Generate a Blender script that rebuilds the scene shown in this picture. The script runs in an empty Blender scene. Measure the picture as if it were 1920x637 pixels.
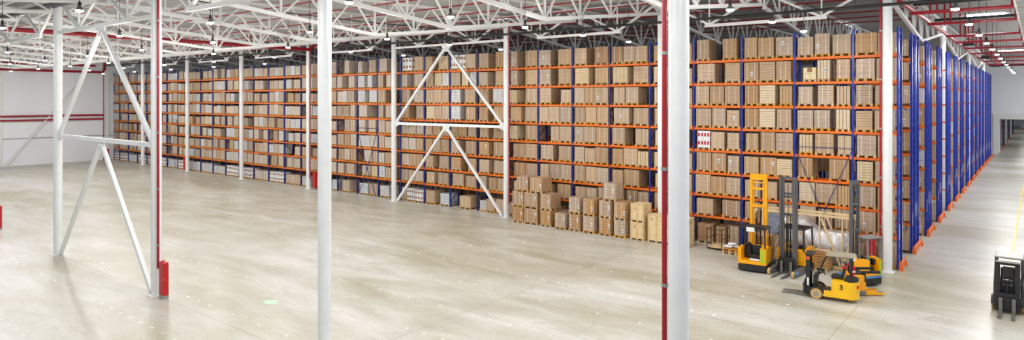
import bpy, bmesh, math, random
from mathutils import Vector, Matrix
R = random.Random(7)
S = bpy.context.scene
COL = S.collection
PI = math.pi

# ------------------------------------------------------------------ helpers
class MB:
    """collects shapes and links them as one mesh object"""
    def __init__(s): s.v = []; s.f = []; s.m = []
    def add(s, vs, fs, m=0):
        o = len(s.v); s.v += [tuple(p) for p in vs]
        for f in fs: s.f.append([i + o for i in f]); s.m.append(m)
    def box(s, x0, x1, y0, y1, z0, z1, m=0):
        s.add([(x0,y0,z0),(x1,y0,z0),(x1,y1,z0),(x0,y1,z0),(x0,y0,z1),(x1,y0,z1),(x1,y1,z1),(x0,y1,z1)],
              [(3,2,1,0),(4,5,6,7),(0,1,5,4),(1,2,6,5),(2,3,7,6),(3,0,4,7)], m)
        return s
    def cbox(s, x0, x1, y0, y1, z0, z1, c=.02, m=0):
        """box with chamfered edges"""
        lo = (x0,y0,z0); hi = (x1,y1,z1)
        vs = []; idx = {}
        for sx in (0,1):
            for sy in (0,1):
                for sz in (0,1):
                    sg = (sx,sy,sz)
                    for ax in range(3):
                        p = []
                        for k in range(3):
                            e = hi[k] if sg[k] else lo[k]
                            if k != ax: e += -c if sg[k] else c
                            p.append(e)
                        idx[(sg,ax)] = len(vs); vs.append(p)
        fs = []
        for ax in range(3):
            a, b = [k for k in range(3) if k != ax]
            for sd in (0,1):
                q = []
                for (i,j) in ((0,0),(1,0),(1,1),(0,1)):
                    sg = [0,0,0]; sg[ax] = sd; sg[a] = i; sg[b] = j
                    q.append(idx[(tuple(sg),ax)])
                fs.append(q)
            for i in (0,1):
                for j in (0,1):
                    s0 = [0,0,0]; s0[a] = i; s0[b] = j; s1 = list(s0); s1[ax] = 1
                    fs.append([idx[(tuple(s0),a)], idx[(tuple(s1),a)], idx[(tuple(s1),b)], idx[(tuple(s0),b)]])
        for sx in (0,1):
            for sy in (0,1):
                for sz in (0,1): fs.append([idx[((sx,sy,sz),k)] for k in range(3)])
        s.add(vs, fs, m); return s
    def bar(s, p, q, w, h=None, m=0):
        p = Vector(p); q = Vector(q); d = (q - p).normalized(); h = h or w
        up = Vector((0,0,1)) if abs(d.z) < .99 else Vector((0,1,0))
        a = d.cross(up).normalized() * w / 2; b = a.cross(d).normalized() * h / 2
        s.add([p-a-b,p+a-b,p+a+b,p-a+b,q-a-b,q+a-b,q+a+b,q-a+b],
              [(0,1,2,3),(7,6,5,4),(0,4,5,1),(1,5,6,2),(2,6,7,3),(3,7,4,0)], m); return s
    def cyl(s, p, q, r, n=12, r2=None, m=0):
        p = Vector(p); q = Vector(q); d = (q - p).normalized(); r2 = r if r2 is None else r2
        up = Vector((0,0,1)) if abs(d.z) < .99 else Vector((0,1,0))
        a = d.cross(up).normalized(); b = a.cross(d).normalized()
        vs = [p + (a*math.cos(t)+b*math.sin(t))*r for t in [2*PI*i/n for i in range(n)]]
        vs += [q + (a*math.cos(t)+b*math.sin(t))*r2 for t in [2*PI*i/n for i in range(n)]]
        fs = [(i,(i+1)%n,n+(i+1)%n,n+i) for i in range(n)] + [tuple(range(n-1,-1,-1)), tuple(range(n,2*n))]
        s.add(vs, fs, m); return s
    def tube(s, pts, r, n=8, m=0):
        pts = [Vector(p) for p in pts]; vs = []; K = len(pts); prev = None
        for i, p in enumerate(pts):
            d = (pts[min(i+1,K-1)] - pts[max(i-1,0)]).normalized()
            if prev is None:
                up = Vector((0,0,1)) if abs(d.z) < .9 else Vector((0,1,0)); a = d.cross(up).normalized()
            else: a = (prev - d*prev.dot(d)).normalized()
            prev = a; b = a.cross(d).normalized()
            vs += [p + (a*math.cos(2*PI*j/n)+b*math.sin(2*PI*j/n))*r for j in range(n)]
        fs = []
        for i in range(K-1):
            for j in range(n):
                k = (j+1) % n; fs.append((i*n+j, i*n+k, (i+1)*n+k, (i+1)*n+j))
        fs += [tuple(range(n-1,-1,-1)), tuple(range((K-1)*n, K*n))]
        s.add(vs, fs, m); return s
    def lathe(s, prof, c=(0,0,0), n=20, m=0):
        cx, cy, cz = c; vs = []
        for (r,z) in prof: vs += [(cx+r*math.cos(2*PI*j/n), cy+r*math.sin(2*PI*j/n), cz+z) for j in range(n)]
        fs = []
        for i in range(len(prof)-1):
            for j in range(n):
                k = (j+1) % n; fs.append((i*n+j, i*n+k, (i+1)*n+k, (i+1)*n+j))
        fs += [tuple(range(n-1,-1,-1)), tuple(range((len(prof)-1)*n, len(prof)*n))]
        s.add(vs, fs, m); return s
    def prism(s, poly, a0, a1, ax='y', m=0):
        """polygon extruded along an axis; poly points are the other two coordinates in order"""
        n = len(poly)
        def P(u, v, t): return {'y':(u,t,v),'x':(t,u,v),'z':(u,v,t)}[ax]
        vs = [P(u,v,a0) for u,v in poly] + [P(u,v,a1) for u,v in poly]
        fs = [(i,(i+1)%n,n+(i+1)%n,n+i) for i in range(n)] + [tuple(range(n-1,-1,-1)), tuple(range(n,2*n))]
        s.add(vs, fs, m); return s
    def wheel(s, c, r, w, m=0, m2=1, n=18):
        """tyre with its axle along y, hub in material m2"""
        x, y, z = c
        s.cyl((x,y-w/2+.02,z),(x,y+w/2-.02,z), r, n, m=m)
        s.cyl((x,y-w/2,z),(x,y+w/2,z), r*.93, n, m=m)
        s.cyl((x,y-w/2-.006,z),(x,y+w/2+.006,z), r*.4, n, m=m2)
        s.cyl((x,y-w/2-.02,z),(x,y+w/2+.02,z), r*.2, 10, m=m2)
        return s
    def mesh(s, name, mats, smooth=False):
        me = bpy.data.meshes.new(name); me.from_pydata(s.v, [], s.f)
        for m in (mats if isinstance(mats,(list,tuple)) else [mats]): me.materials.append(m)
        if any(s.m): me.polygons.foreach_set('material_index', s.m)
        if len(s.f) < 30000:
            bm = bmesh.new(); bm.from_mesh(me); bmesh.ops.recalc_face_normals(bm, faces=bm.faces); bm.to_mesh(me); bm.free()
        if smooth:
            me.shade_smooth(); me.set_sharp_from_angle(angle=.65)
        me.update(); return me
    def build(s, name, mats, parent=None, smooth=False, loc=None):
        return link(name, s.mesh(name, mats, smooth), parent, loc)

def link(name, me, parent=None, loc=None):
    o = bpy.data.objects.new(name, me); COL.objects.link(o)
    if parent is not None: o.parent = parent
    if loc is not None: o.location = loc
    return o
def tag(o, label=None, cat=None, group=None, kind=None):
    if label: o['label'] = label
    if cat: o['category'] = cat
    if group: o['group'] = group
    if kind: o['kind'] = kind
    return o
def thing(name, label, cat, loc=(0,0,0), rz=0, group=None, kind=None):
    o = bpy.data.objects.new(name, None); COL.objects.link(o)
    o.location = loc; o.rotation_euler = (0,0,rz); o.empty_display_size = .2
    return tag(o, label, cat, group, kind)
def dup(root, loc, rz=0, label=None):
    """a copy of a thing, its parts and their sub-parts"""
    c = root.copy(); COL.objects.link(c); c.location = loc; c.rotation_euler = (0,0,rz)
    if label: c['label'] = label
    for ch in root.children:
        d = ch.copy(); COL.objects.link(d); d.parent = c
        for g in ch.children:
            e = g.copy(); COL.objects.link(e); e.parent = d
    return c
ORD = 'first second third fourth fifth sixth seventh eighth ninth tenth eleventh twelfth thirteenth fourteenth fifteenth sixteenth seventeenth eighteenth nineteenth twentieth'.split()

# ------------------------------------------------------------------ materials
def srgb(r, g, b):
    f = lambda c: c/12.92 if c <= .04045 else ((c+.055)/1.055)**2.4
    return (f(r/255), f(g/255), f(b/255), 1)
def mat(name, col, rough=.5, metal=0, var=.0, coat=0, scale=3, rnd=0, emit=0, bump=0):
    m = bpy.data.materials.new(name); m.use_nodes = True
    nt = m.node_tree; N = nt.nodes; L = nt.links
    b = N['Principled BSDF']
    b.inputs['Base Color'].default_value = col; b.inputs['Roughness'].default_value = rough
    b.inputs['Metallic'].default_value = metal
    if coat: b.inputs['Coat Weight'].default_value = coat; b.inputs['Coat Roughness'].default_value = .12
    if emit: b.inputs['Emission Color'].default_value = col; b.inputs['Emission Strength'].default_value = emit
    if var or rnd or bump:
        tc = N.new('ShaderNodeTexCoord'); nz = N.new('ShaderNodeTexNoise')
        nz.inputs['Scale'].default_value = scale; nz.inputs['Detail'].default_value = 5
        L.new(tc.outputs['Object'], nz.inputs['Vector'])
        hsv = N.new('ShaderNodeHueSaturation'); hsv.inputs['Color'].default_value = col
        mr = N.new('ShaderNodeMapRange'); mr.inputs[1].default_value = .3; mr.inputs[2].default_value = .7
        mr.inputs[3].default_value = 1-var; mr.inputs[4].default_value = 1+var
        L.new(nz.outputs['Fac'], mr.inputs[0])
        if rnd:
            oi = N.new('ShaderNodeObjectInfo'); m2 = N.new('ShaderNodeMapRange')
            m2.inputs[3].default_value = 1-rnd; m2.inputs[4].default_value = 1+rnd
            L.new(oi.outputs['Random'], m2.inputs[0])
            mu = N.new('ShaderNodeMath'); mu.operation = 'MULTIPLY'
            L.new(mr.outputs[0], mu.inputs[0]); L.new(m2.outputs[0], mu.inputs[1])
            L.new(mu.outputs[0], hsv.inputs['Value'])
            m3 = N.new('ShaderNodeMath'); m3.operation = 'FRACT'; m4 = N.new('ShaderNodeMath'); m4.operation = 'MULTIPLY'
            m4.inputs[1].default_value = 17.3; L.new(oi.outputs['Random'], m4.inputs[0]); L.new(m4.outputs[0], m3.inputs[0])
            m5 = N.new('ShaderNodeMapRange'); m5.inputs[3].default_value = .75; m5.inputs[4].default_value = 1.15
            L.new(m3.outputs[0], m5.inputs[0]); L.new(m5.outputs[0], hsv.inputs['Saturation'])
        else: L.new(mr.outputs[0], hsv.inputs['Value'])
        L.new(hsv.outputs['Color'], b.inputs['Base Color'])
        if bump:
            n2 = N.new('ShaderNodeTexNoise'); n2.inputs['Scale'].default_value = 7; n2.inputs['Detail'].default_value = 3
            n2.inputs['Distortion'].default_value = 1.5
            L.new(tc.outputs['Object'], n2.inputs['Vector'])
            bp = N.new('ShaderNodeBump'); bp.inputs['Strength'].default_value = bump; bp.inputs['Distance'].default_value = .05
            L.new(n2.outputs['Fac'], bp.inputs['Height']); L.new(bp.outputs['Normal'], b.inputs['Normal'])
            if coat: L.new(bp.outputs['Normal'], b.inputs['Coat Normal'])
    return m
WHITE = mat('white paint', (.80,.82,.84,1), .35, var=.03)
WHITE_T = mat('truss white', (.78,.79,.79,1), .45)
WALLM = mat('wall panel', (.86,.89,.95,1), .5, var=.03, scale=.3)
RED = mat('red pipe paint', srgb(158,18,36), .35, var=.08)
REDBOX = mat('red cabinet', srgb(190,14,24), .35, var=.05)
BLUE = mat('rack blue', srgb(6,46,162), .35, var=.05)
BLUE_DIM = mat('dimmed rack blue', srgb(8,32,118), .4, var=.05)  # darker copy of the rack blue: low light on far frames put into colour
ORANGE = mat('rack orange', srgb(234,110,0), .5, var=.06)
ORANGE_G = mat('guard orange', srgb(240,112,20), .4)
KR = [mat('kraft %d' % i, srgb(*c), .6, var=.05, rnd=.10, scale=1.5) for i, c in enumerate([(178,146,112),(168,135,102),(188,160,128),(172,145,118)])]
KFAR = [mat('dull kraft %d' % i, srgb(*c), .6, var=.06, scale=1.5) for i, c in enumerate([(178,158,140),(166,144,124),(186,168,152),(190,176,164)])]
KF = mat('wrapped kraft', srgb(182,152,122), .42, var=.07, rnd=.08, coat=1, bump=.8)
KB = [mat('brown carton %d' % i, srgb(*c), .55, var=.05, rnd=.05, coat=.4, bump=.2) for i, c in enumerate([(182,142,98),(176,136,96)])]
KP = mat('pale kraft', srgb(208,186,152), .55, var=.06, rnd=.07)
KW = mat('white sacks', srgb(205,203,204), .55, var=.06, rnd=.05)
KG = mat('grey wrapped goods', srgb(196,200,206), .4, var=.1, rnd=.05, coat=.5, bump=.3)
CREAM = mat('cream carton', srgb(222,203,160), .6, var=.05)
BROWNPATCH = mat('brown print', srgb(150,108,70), .6)
REDPRINT = mat('red print', srgb(176,40,60), .6)
WCART = mat('white carton', srgb(225,227,232), .5, var=.03)
STRAP = mat('white strapping', srgb(226,222,214), .4)
PAPER = mat('paper', srgb(235,235,236), .5)
INK = mat('grey ink', srgb(90,92,100), .6)
PAL = mat('pallet wood', srgb(196,150,88), .75, var=.12, rnd=.12, scale=5)
PINE = mat('pine board', srgb(226,200,156), .65, var=.10, scale=4)
PINE2 = mat('pine batten', srgb(216,184,132), .65, var=.10, scale=4)
BLACK = mat('black steel', srgb(34,34,37), .45, var=.08)
BLACKG = mat('black gloss', srgb(22,22,24), .25)
CHAR = mat('charcoal steel', srgb(92,92,96), .45, var=.06)
GREY = mat('grey plastic', srgb(120,120,122), .5, var=.05)
YEL = mat('truck yellow', srgb(246,172,8), .35, var=.03)
YEL2 = mat('forklift yellow', srgb(248,194,22), .35, var=.03)
LIME = mat('lime stripe', srgb(168,204,30), .4)
SKYB = mat('blue stripe', srgb(92,150,214), .4)
TAN = mat('tan tyre', srgb(196,160,104), .7, var=.08)
HUBM = mat('hub grey', srgb(150,148,142), .4)
STEEL = mat('worn steel', srgb(130,128,124), .35, metal=.7, var=.1)
DUST = mat('dusty guard roof', srgb(150,140,122), .6, var=.06)
ORMARK = mat('orange mark', srgb(240,90,30), .5)
FILM = mat('silver stretch film', srgb(214,211,212), .28, metal=.3, var=.3, coat=1, bump=.35, scale=5)
FILMB = mat('bluish film', srgb(130,140,160), .3, var=.3, coat=1, bump=.9, scale=4)
BROWNC = mat('brown board', srgb(176,134,84), .7, var=.08)
GALV = mat('galvanised steel', srgb(160,160,158), .4, metal=.4, var=.15, scale=2)
DUCT = mat('dark duct', srgb(84,86,90), .4, metal=.3, var=.1)
ROOFM = mat('roof deck', srgb(172,172,172), .55, var=.04, scale=.5)
LENS = mat('lamp lens', (1,.975,.935,1), .4, emit=540)
SKYL = mat('daylight panel', (.85,.92,1,1), .4, emit=1.6)
SKYA = mat('aisle daylight panel', (.88,.93,1,1), .4, emit=22)
SHADE = mat('lamp shade', srgb(110,108,104), .4, metal=.3)
TEAL = mat('teal knob', srgb(30,150,150), .4)

def floor_material():
    m = bpy.data.materials.new('polished concrete'); m.use_nodes = True
    nt = m.node_tree; N = nt.nodes; L = nt.links; b = N['Principled BSDF']
    tc = N.new('ShaderNodeTexCoord'); sp = N.new('ShaderNodeSeparateXYZ'); L.new(tc.outputs['Object'], sp.inputs[0])
    def math_(op, a, b_=None, c=None):
        n = N.new('ShaderNodeMath'); n.operation = op
        for i, x in enumerate((a, b_, c)):
            if x is None: continue
            if isinstance(x, (int, float)): n.inputs[i].default_value = x
            else: L.new(x, n.inputs[i])
        return n.outputs[0]
    def noise(scale, det=6, dist=0, vec=None, rough=.6):
        n = N.new('ShaderNodeTexNoise'); n.inputs['Scale'].default_value = scale; n.inputs['Detail'].default_value = det
        n.inputs['Distortion'].default_value = dist; n.inputs['Roughness'].default_value = rough
        L.new(vec or tc.outputs['Object'], n.inputs['Vector']); return n.outputs['Fac']
    mp = N.new('ShaderNodeMapping'); mp.inputs['Scale'].default_value = (.35,1,1); L.new(tc.outputs['Object'], mp.inputs['Vector'])
    big = noise(.16, 4, .6, mp.outputs[0]); mid = noise(.9, 8, .3, mp.outputs[0]); fine = noise(9, 6)
    r = N.new('ShaderNodeValToRGB'); e = r.color_ramp.elements
    e[0].position = .41; e[0].color = srgb(164,160,138); e[1].position = .63; e[1].color = srgb(208,208,206)  # concrete mottling plus soft shadow and lamp-reflection bands put into the colour
    mix = math_('ADD', math_('MULTIPLY', big, .55), math_('ADD', math_('MULTIPLY', mid, .33), math_('MULTIPLY', fine, .12)))
    L.new(mix, r.inputs[0]); col = r.outputs[0]
    def over(col, fac, c):
        x = N.new('ShaderNodeMix'); x.data_type = 'RGBA'; L.new(fac, x.inputs[0]); L.new(col, x.inputs[6]); x.inputs[7].default_value = c; return x.outputs[2]
    X, Y = sp.outputs[0], sp.outputs[1]
    def dist_to(v, period, off):   # distance to the nearest multiple of the period
        return math_('ABSOLUTE', math_('SUBTRACT', math_('FLOORED_MODULO', math_('ADD', v, period/2-off), period), period/2))
    # saw-cut joints on the column grid
    jx = math_('LESS_THAN', dist_to(X, 12, -5.77), .02); jy = math_('LESS_THAN', dist_to(Y, 12, 12.73), .02)
    j = math_('MULTIPLY', math_('MAXIMUM', jx, jy), .45); col = over(col, j, srgb(110,104,92))
    # pale patches where old rack anchors were filled, in rows
    rows = math_('MINIMUM', dist_to(Y, 5.85, 10.8), dist_to(Y, 5.85, 13.45))
    d2 = math_('SQRT', math_('ADD', math_('POWER', rows, 2), math_('POWER', dist_to(X, .925, -24.71), 2)))
    wn = N.new('ShaderNodeTexWhiteNoise'); wn.noise_dimensions = '2D'
    cv = N.new('ShaderNodeCombineXYZ')
    L.new(math_('ROUND', math_('DIVIDE', math_('ADD', X, 24.71), .925)), cv.inputs[0]); L.new(math_('ROUND', math_('MULTIPLY', Y, .7)), cv.inputs[1])
    L.new(cv.outputs[0], wn.inputs['Vector'])
    dots = math_('MULTIPLY', math_('LESS_THAN', d2, math_('ADD', .035, math_('MULTIPLY', wn.outputs['Value'], .04))), math_('GREATER_THAN', wn.outputs['Value'], .3))
    dots = math_('MULTIPLY', dots, math_('LESS_THAN', Y, 35)); dots = math_('MULTIPLY', dots, math_('LESS_THAN', X, -6.5))
    col = over(col, math_('MULTIPLY', dots, .8), srgb(240,238,230))
    # curved tyre marks near the trucks
    tn = noise(.22, 1, 2.2); tm = math_('LESS_THAN', math_('ABSOLUTE', math_('SUBTRACT', tn, .5)), .0035)
    tn2 = noise(.4, 1, 1.8); tm2 = math_('LESS_THAN', math_('ABSOLUTE', math_('SUBTRACT', tn2, .47)), .004)
    near = N.new('ShaderNodeMapRange'); near.inputs[1].default_value = -32; near.inputs[2].default_value = -14; L.new(X, near.inputs[0])
    br = math_('GREATER_THAN', noise(.8, 2), .47)
    tyre = math_('MULTIPLY', math_('MULTIPLY', math_('MAXIMUM', tm, tm2), br), math_('MULTIPLY', near.outputs[0], .22))
    col = over(col, tyre, srgb(96,90,80))
    # scuffs drawn out along the halls
    mp2 = N.new('ShaderNodeMapping'); mp2.inputs['Scale'].default_value = (.5,4,1); mp2.inputs['Rotation'].default_value = (0,0,.25); L.new(tc.outputs['Object'], mp2.inputs['Vector'])
    sc = math_('MULTIPLY', math_('GREATER_THAN', noise(1.3, 8, .5, mp2.outputs[0], .7), .60), .25); col = over(col, sc, srgb(140,132,116))
    L.new(col, b.inputs['Base Color'])
    rr = N.new('ShaderNodeMapRange'); rr.inputs[3].default_value = .24; rr.inputs[4].default_value = .44
    L.new(mid, rr.inputs[0]); L.new(rr.outputs[0], b.inputs['Roughness'])
    b.inputs['Specular IOR Level'].default_value = .45
    return m
FLOOR = floor_material()

# ------------------------------------------------------------------ the setting
X0, Y1, Y2 = -5.77, 36.73, 12.73          # column grid: aisle line, rack-side row, hall row
def colx(k): return X0 - 12*k
def zroof(y): return 13.85 + .45*min(max((y-Y2)/24, -.3), 1) + (.1 if y > Y1 else 0)
def struct(name, mb, m, **k): return tag(mb.build(name, m, **k), kind='structure')
f = MB(); f.add([(-104,-30,0),(26,-30,0),(26,266,0),(-104,266,0)], [(0,1,2,3)])
struct('floor', f, FLOOR)
# corrugated roof deck, ribs along x
c = MB(); ys = []; y = -2.0
while y < 127:
    ys += [(y,0),(y+.16,0),(y+.2,.06),(y+.34,.06)]; y += .38
vs = []
for (y, dz) in ys: vs += [(-102, y, zroof(y)+.22+dz), (3, y, zroof(y)+.22+dz)]
c.add(vs, [(2*i,2*i+1,2*i+3,2*i+2) for i in range(len(ys)-1)])
struct('ceiling', c, ROOFM)
m = MB(); m.box(-60,30,127.2,264,9.6,9.8); struct('ceiling', m, ROOFM)  # unseen roof added over the next hall to keep direct daylight off it
w = MB(); w.box(-101.75,-101.4,-6,126.9,0,15)
struct('wall_left', w, WALLM)
w = MB(); w.box(-101.4,-4.9,126.5,126.9,0,15); w.box(-4.9,9,126.5,126.9,5.35,15)
struct('wall_back', w, WALLM)
w = MB(); w.box(-60,30,264,264.4,0,9)
struct('wall_far', w, WALLM)
t = MB(); t.box(-101.4,-101.34,-6,126.4,3.37,3.45)
struct('trim_1', t, GREY)
t = MB(); t.cbox(-5.5,9,126.3,126.52,5.35,6.2,.03); t.cbox(-5.45,-4.72,126.25,126.5,0,5.35,.03)
struct('trim_2', t, WHITE_T)
for i, y in enumerate((0.7, 12.73, 24.6, 36.7)):
    t = MB(); t.cbox(-101.4,-101.1,y-.22,y+.22,0,13.6,.02); struct('trim_%d' % (i+3), t, WHITE_T)
# daylight strips in the roof
for i, (xa, xb, ya, yb) in enumerate([(-4.1,-1.9,58.7,59.5),(-4.1,-1.5,104.3,105.6),(-33,-31,38.6,39.2),(-12.4,-12.0,57,62)]):
    z = zroof((ya+yb)/2) + .2
    m = MB(); m.box(xa,xb,ya,yb,z-.03,z+.02); struct('window_%d' % (i+1), m, SKYA if i < 2 else SKYL)

# ------------------------------------------------------------------ columns
def column(k, y, ztop, where):
    o = thing('steel_column', 'white round steel column ' + where, 'column', (colx(k), y, 0), kind='thing')
    MB().cyl((0,0,.02),(0,0,ztop),.212,28).build('shaft', WHITE, o, True)
    p = MB().box(-.3,.3,-.3,.3,0,.025)
    for sx in (-1,1):
        for sy in (-1,1): p.cyl((sx*.25,sy*.25,.02),(sx*.25,sy*.25,.07),.018,6)
    p.build('base_plate', WHITE_T, o)
    MB().cyl((0,0,ztop),(0,0,ztop+.05),.27,20).build('cap_plate', WHITE_T, o)
    return o
column(0, Y2, 13.5, 'nearest the camera, beside the thick red riser pipe')
column(1, Y2, 13.5, 'standing alone in the open hall, no pipe beside it')
column(2, Y2, 13.5, 'with a red riser and hose cabinet, ending the near braced bay')
column(3, Y2, 13.5, 'ending the near braced bay, no hose cabinet')
WH = ['at the rack corner beside the aisle and the trucks','rising behind the long pine crate','ending the far braced bay, beside the three-high carton stack','ending the far braced bay, beside white cartons',
      'with a red hose cabinet, next left of the far bracing','before the racks, second left of the braced bay','before the racks, third left of the braced bay','before the racks, closest to the end wall']
for k in range(8): column(k, Y1, 13.9, WH[k])
for j, w_ in enumerate(('second along the aisle among rack ends','third along the aisle among rack ends','fourth along the aisle among rack ends')):
    column(0, Y1+24*(j+1), 14.0, w_)

# ------------------------------------------------------------------ vertical bracing in two bays
def bracing(y, ztop, label):
    o = thing('column_bracing', label, 'bracing', (colx(2.5), y, 0))
    zm = 6.45; w = .17
    MB().bar((-5.8,0,zm),(5.8,0,zm),w,.2).build('strut', WHITE, o)
    for s in (-1,1):
        MB().bar((s*5.6,0,.05),(s*.12,0,zm-.25),w).build('brace', WHITE, o)
        MB().bar((s*5.7,0,zm+.1),(s*.12,0,ztop-.3),w).build('brace', WHITE, o)
        MB().prism([(s*5.8,zm-.3),(s*5.8,zm+.35),(s*5.3,zm+.1),(s*5.3,zm-.1)],-.015,.015).build('gusset_plate', WHITE_T, o)
    MB().prism([(-.4,zm-.08),(.4,zm-.08),(.25,zm-.5),(-.25,zm-.5)],-.015,.015).build('gusset_plate', WHITE_T, o)
    MB().prism([(-.5,ztop-.08),(.5,ztop-.08),(.25,ztop-.55),(-.25,ztop-.55)],-.015,.015).build('gusset_plate', WHITE_T, o)
bracing(Y2, 12.05, 'white two-tier bracing of inverted V tubes in the near column row')
bracing(Y1, 12.66, 'white two-tier bracing of inverted V tubes against the racks')

# ------------------------------------------------------------------ roof trusses
def row_truss(k, y, zb, full, label):
    """12 m truss along the column row between column k and k+1"""
    o = thing('row_truss', label, 'truss', (colx(k+.5), y, zb))
    zt = zroof(y) - zb
    MB().bar((-5.95,0,zt),(5.95,0,zt),.14,.14).build('top_chord', WHITE_T, o)
    e = 5.8 if full else 3.25
    MB().bar((-e,0,0),(e,0,0),.15,.17).build('bottom_chord', WHITE_T, o)
    for a, b in (((-5.8,zt-.05),(-3,.05)),((-3,.05),(0,zt-.05)),((0,zt-.05),(3,.05)),((3,.05),(5.8,zt-.05))):
        MB().bar((a[0],0,a[1]),(b[0],0,b[1]),.12).build('web_member', WHITE_T, o)
    for x in (-3,3): MB().bar((x,0,0),(x,0,zt),.07).build('web_member', WHITE_T, o)
    return o
for k in range(8):
    o = row_truss(k, Y1, 12.66, k == 2, 'white trapezoid truss over the rack front, %s span from the aisle' % ORD[k])
    if k == 7: o.scale = (.94,1,1); o.location.x += .42
for k in range(5):
    row_truss(k, Y2, 12.05, k == 2, 'white trapezoid truss over the open hall, %s span from the aisle' % ORD[k])
_web = {}
def span_truss(x, ya, za, zb, label, members):
    """24 m truss across the hall with a V-shaped bottom chord"""
    yb = ya + 24; ym = ya + 12; zl = 12.13
    o = thing('span_truss', label, 'truss', (x, ya, zl))
    def tz(y): return zroof(ya+y) - zl
    def bz(y): return (za-zl)*(1-y/12) if y <= 12 else (zb-zl)*(y-12)/12
    key = (ya, members)
    if key not in _web:
        L = [('top_chord', MB().bar((0,.06,tz(0)),(0,12,tz(12)),.14).bar((0,12,tz(12)),(0,23.94,tz(23.94)),.14).mesh('top_chord', WHITE_T)),
             ('bottom_chord', MB().bar((0,.25,bz(.25)),(0,12,0),.17,.18).bar((0,12,0),(0,23.75,bz(23.75)),.17,.18).mesh('bottom_chord', WHITE_T))]
        S_ = []
        n = 8; st = 24/n
        for i in range(n+1):
            y = min(max(i*st,.3),23.7)
            S_.append(((0,y,bz(y)),(0,y,tz(y)),.09))
            if i < n:
                ymid = (i+.5)*st
                S_.append(((0,y,bz(y)),(0,ymid,tz(ymid)),.085))
                y2 = min((i+1)*st,23.7); S_.append(((0,ymid,tz(ymid)),(0,y2,bz(y2)),.085))
        if members: L += [('web_member', MB().bar(*s).mesh('web_member', WHITE_T)) for s in S_]
        else:
            m = MB()
            for s in S_: m.bar(*s)
            L.append(('web_lattice', m.mesh('web_lattice', WHITE_T)))
        _web[key] = L
    for nm, me in _web[key]: link(nm, me, o)
for i in range(16):
    span_truss(X0-6*i, Y2, 13.2, 13.6, 'white V-bottomed roof truss over the open hall, %s from the aisle' % ORD[i], i < 9)
for i in range(16):
    span_truss(X0-6*i, Y1, 13.5, 13.5, 'white V-bottomed roof truss above the racks, %s from the aisle' % ORD[i], i == 0)
for i in range(3):
    span_truss(X0-6*i, Y1+24, 13.5, 13.5, 'white V-bottomed roof truss beyond the second aisle column, %s from the aisle' % ORD[i], False)
span_truss(X0, Y1+48, 13.5, 13.5, 'white V-bottomed roof truss at the far end of the aisle', False)
for i in (4,5,6,7):
    span_truss(X0-6*i, Y2-24, 12.9, 13.2, 'white V-bottomed roof truss in the upper corner before the hall columns, %s' % ('first','second','third','fourth')[i-4], False)

# ------------------------------------------------------------------ pipes, ducts and cables under the roof
def pipe(name, label, cat, pts, r, m, n=10, group=None, clamps=None):
    o = thing(name, label, cat, pts[0], group=group)
    p0 = Vector(pts[0]); q = [Vector(p)-p0 for p in pts]
    MB().tube(q, r, n).build('pipe_run', m, o, True)
    if name == 'service_pipe':
        n_ = max(2, int((q[-1]-q[0]).length/8))
        for i in range(n_):
            c = q[0].lerp(q[-1], (i+.5)/n_); w_ = p0+c
            MB().cyl(c, c+Vector((0,0,zroof(w_.y)+.23-w_.z)), .012, 5).build('hanger_rod', BLACK, o)
    if clamps:
        d = (q[-1]-q[0]); L = d.length; d.normalize()
        i = 0
        for s in clamps:
            c = d*s
            MB().cyl(c-d*.03, c+d*.03, r*1.35, n).build('clamp', GALV, o)
    return o
for k in range(13):
    y = 15.5 + 3.05*k; z = 13.8 if y < 36 else 13.9
    o = thing('sprinkler_pipe', 'thin red sprinkler pipe under the roof deck, %s line out from the hall columns' % ORD[k], 'pipe', (0, y, z))
    MB().tube([(-101,0,0),(-5.6,0,0)], .042, 6).build('pipe_run', RED, o, True)
    hd = MB()
    for x in range(-98,-6,12): hd.cyl((x,0,0),(x,0,zroof(y)+.2-z),.012,5)
    hd.build('hanger_rods', RED, o)
o = pipe('sprinkler_main','thick red sprinkler main crossing the hall below the roof','pipe',[(-52.5,2,13),(-52.5,36.0,13),(-52.5,36.4,13.3),(-52.5,36.5,13.8)],.15,RED,12)
for i, y in enumerate((6,12,18,24,30)):
    for dx in (-.3,.3): MB().cyl((dx,y-2,0),(dx,y-2,.9),.05,8).build('drop_pipe', RED, o, True)
pipe('sprinkler_main','pinkish red sprinkler main running along the rack ends above the aisle','pipe',[(-5.3,37,13.25),(-5.3,113,13.2)],.12,RED,12)
pipe('service_pipe','black service pipe running above the rack front','pipe',[(-101,36.2,13.02),(-3,36.2,13.0)],.075,BLACK,10)
pipe('ventilation_duct','dark grey round duct over the near column row','duct',[(-101,12.5,13.52),(-22,12.5,13.54)],.17,DUCT,14)
pipe('power_cable','thin black cable strung across the hall under the trusses','cable',[(-30.3,2,13.2),(-30.3,17.7,12.9),(-30.15,24,12.86),(-30.1,30,12.95),(-30.1,36,13.1)],.03,BLACK,6)
pipe('wall_pipe','upper of the two red pipes across the white end wall','pipe',[(-101.1,-4,6.27),(-101.1,36.2,6.27)],.12,RED)
pipe('wall_pipe','lower of the two red pipes across the white end wall','pipe',[(-101.1,-4,5.74),(-101.1,36.2,5.74)],.12,RED)
pipe('wall_pipe','lower red pipe along the top of the end wall','pipe',[(-101.05,-4,12.15),(-101.05,36.0,12.15),(-101.05,36.35,12.5),(-101.05,36.4,13.6)],.16,RED)
pipe('wall_pipe','upper red pipe along the top of the end wall','pipe',[(-101.05,-4,13.0),(-101.05,35.2,13.0)],.14,RED)
pipe('wall_riser','thin red riser on the end wall beside the racks','pipe',[(-101.25,36.3,0),(-101.25,36.3,12)],.05,RED)
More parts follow.
